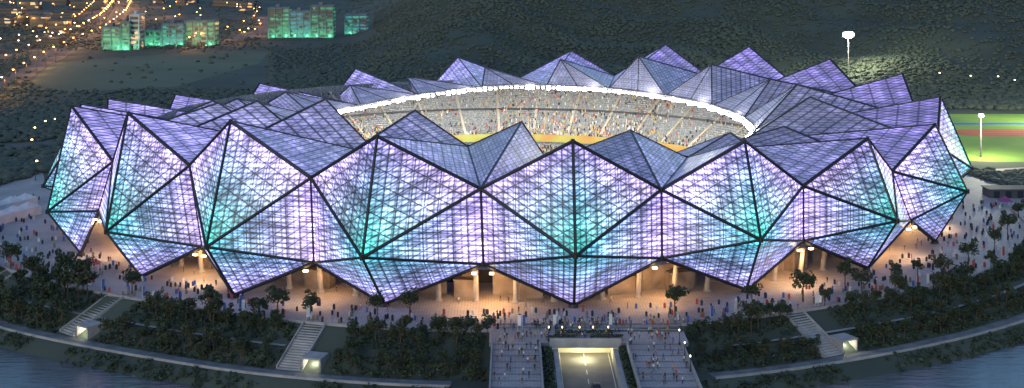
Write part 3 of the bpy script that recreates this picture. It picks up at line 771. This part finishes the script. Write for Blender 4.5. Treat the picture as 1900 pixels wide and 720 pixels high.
def car(p,rot,col,label):
    e=empty("parked_car",p,label=label,category="car"); e.rotation_euler=(0,0,rot)
    prof=[(-2.2,.35),(-2.25,.75),(-1.5,.9),(-.9,1.4),(.7,1.42),(1.4,.95),(2.2,.85),(2.3,.4)]
    b=B(); n=len(prof)
    for s in (-1,1):
        b.v+= [Vector((s*(.88 if z<1 else .68),y,z)) for y,z in prof]
    b.f=[(i,(i+1)%n,n+(i+1)%n,n+i) for i in range(n)]+[tuple(range(n))[::-1],tuple(range(n,2*n))]; b.mi=[0]*len(b.f)
    b.obj("body",simple("car_paint",col,None,1,.3),e)
    b=B(); b.box(-.72,.72,-1.35,1.2,.98,1.3); b.obj("window",GLASSD,e)
    for x in (-.85,.85):
        for y in (-1.4,1.4):
            b=B(); b.tube((x-.1,y,.33),(x+.1,y,.33),.33,.33,12); b.obj("wheel",STEEL,e)
        b=B(); b.box(x*.7-.15,x*.7+.15,-2.29,-2.2,.55,.72); b.obj("headlight",TENTM,e)
car((17.3,274.3,-4.49),math.pi,(.03,.03,.04),"black car driving into the tunnel on the road")

# ------------------------------------------------------------ forest
ico=bpy.data.meshes.new("i"); bm=bmesh.new(); bmesh.ops.create_icosphere(bm,subdivisions=1,radius=1); bm.to_mesh(ico); bm.free()
iv=np.array([v.co[:] for v in ico.vertices]); ifc=np.array([p.vertices[:] for p in ico.polygons])
pos=[];big=[]
random.seed(3)
def infield(x,y):
    u=950+F*x/y; v=VH+F*HC/y
    if x>165 and 505<y<690 and x<480: return True
    if 480<u<695 and 30<v<80: return True
    if x<-60 and y>780:
        if 55<u<500 and 92<v<172: return random.random()>.012
        if u<640 and v<100: return random.random()>.25
    for rp in roads[:2]+roads[6:]:
        for (a,b_),(c,d_) in zip(rp,rp[1:]):
            if a<=u<=c and abs(v-(b_+(d_-b_)*(u-a)/(c-a+1e-6)))<6: return True
    return False
while len(pos)<60000:
    y=random.uniform(470,1450) if random.random()<.94 else random.uniform(1450,1950)
    x=random.uniform(-.46,.46)*y
    if y<650 and abs(x)<170: continue
    if infield(x,y): continue
    g=math.sin(x*.02+y*.013)+math.sin(x*.051-y*.027)+random.gauss(0,.9)
    if y>700 and g<-1.0: continue
    if math.hypot(x-CX,y-CY)<Rp(angof(x,y))+14: continue
    s=random.uniform(.7,1.5) if g<1.3 else random.uniform(1.2,2.1)
    if y<720: s*=1.3
    pos.append((x,y,terr(x,y))); big.append(s)
n=len(pos); pos=np.array(pos); sc=np.array(big).reshape(n,1,1)*np.array([1.15,1.15,.6])
vv=iv[None]*sc*(1+np.random.uniform(-.4,.4,(n,len(iv),1)))+pos[:,None,:]+np.array([0,0,.25])+np.array([0,0,.4])*sc
me=bpy.data.meshes.new("forest"); nv=len(iv); allf=(ifc[None]+(np.arange(n)*nv)[:,None,None]).reshape(-1,3)
me.vertices.add(n*nv); me.vertices.foreach_set("co",vv.reshape(-1)); me.loops.add(allf.size); me.loops.foreach_set("vertex_index",allf.reshape(-1))
me.polygons.add(len(allf)); me.polygons.foreach_set("loop_start",np.arange(0,allf.size,3)); me.update(calc_edges=True); me.materials.append(FOREST)
me.shade_smooth()
o=bpy.data.objects.new("forest",me); COL.objects.link(o); o["kind"]="stuff"; o["label"]="dense dark forest covering the hillside"; o["category"]="forest"

# ------------------------------------------------------------ world, sun, camera
w=bpy.data.worlds.new("World"); scene.world=w; w.use_nodes=True; nt=w.node_tree; bg=nt.nodes["Background"]
sky=nt.nodes.new("ShaderNodeTexSky"); sky.sky_type='NISHITA'; sky.sun_disc=False; sky.sun_elevation=rad(9); sky.sun_rotation=rad(200); sky.air_density=1.2; sky.ozone_density=3
mx=nt.nodes.new("ShaderNodeMix"); mx.data_type='RGBA'; mx.blend_type='MULTIPLY'; mx.inputs[0].default_value=1; mx.inputs[7].default_value=(.84,.93,1.1,1)
nt.links.new(sky.outputs[0],mx.inputs[6]); nt.links.new(mx.outputs[2],bg.inputs[0]); bg.inputs[1].default_value=0.25
sd=bpy.data.lights.new("sun",'SUN'); sd.energy=0.28; sd.angle=rad(15); sd.color=(.85,.9,1); so=bpy.data.objects.new("sun",sd); COL.objects.link(so); so.rotation_euler=(rad(50),0,rad(-20))
cam=bpy.data.cameras.new("camera"); co=bpy.data.objects.new("camera",cam); COL.objects.link(co); scene.camera=co
co.location=(0,0,HC); co.rotation_euler=(rad(90),0,0); cam.sensor_width=36; cam.lens=F/1900*36; cam.shift_y=-(360-VH)/1900; cam.clip_end=8000; cam.clip_start=1
scene.view_settings.view_transform='Standard'; scene.view_settings.look='None'; scene.view_settings.exposure=0
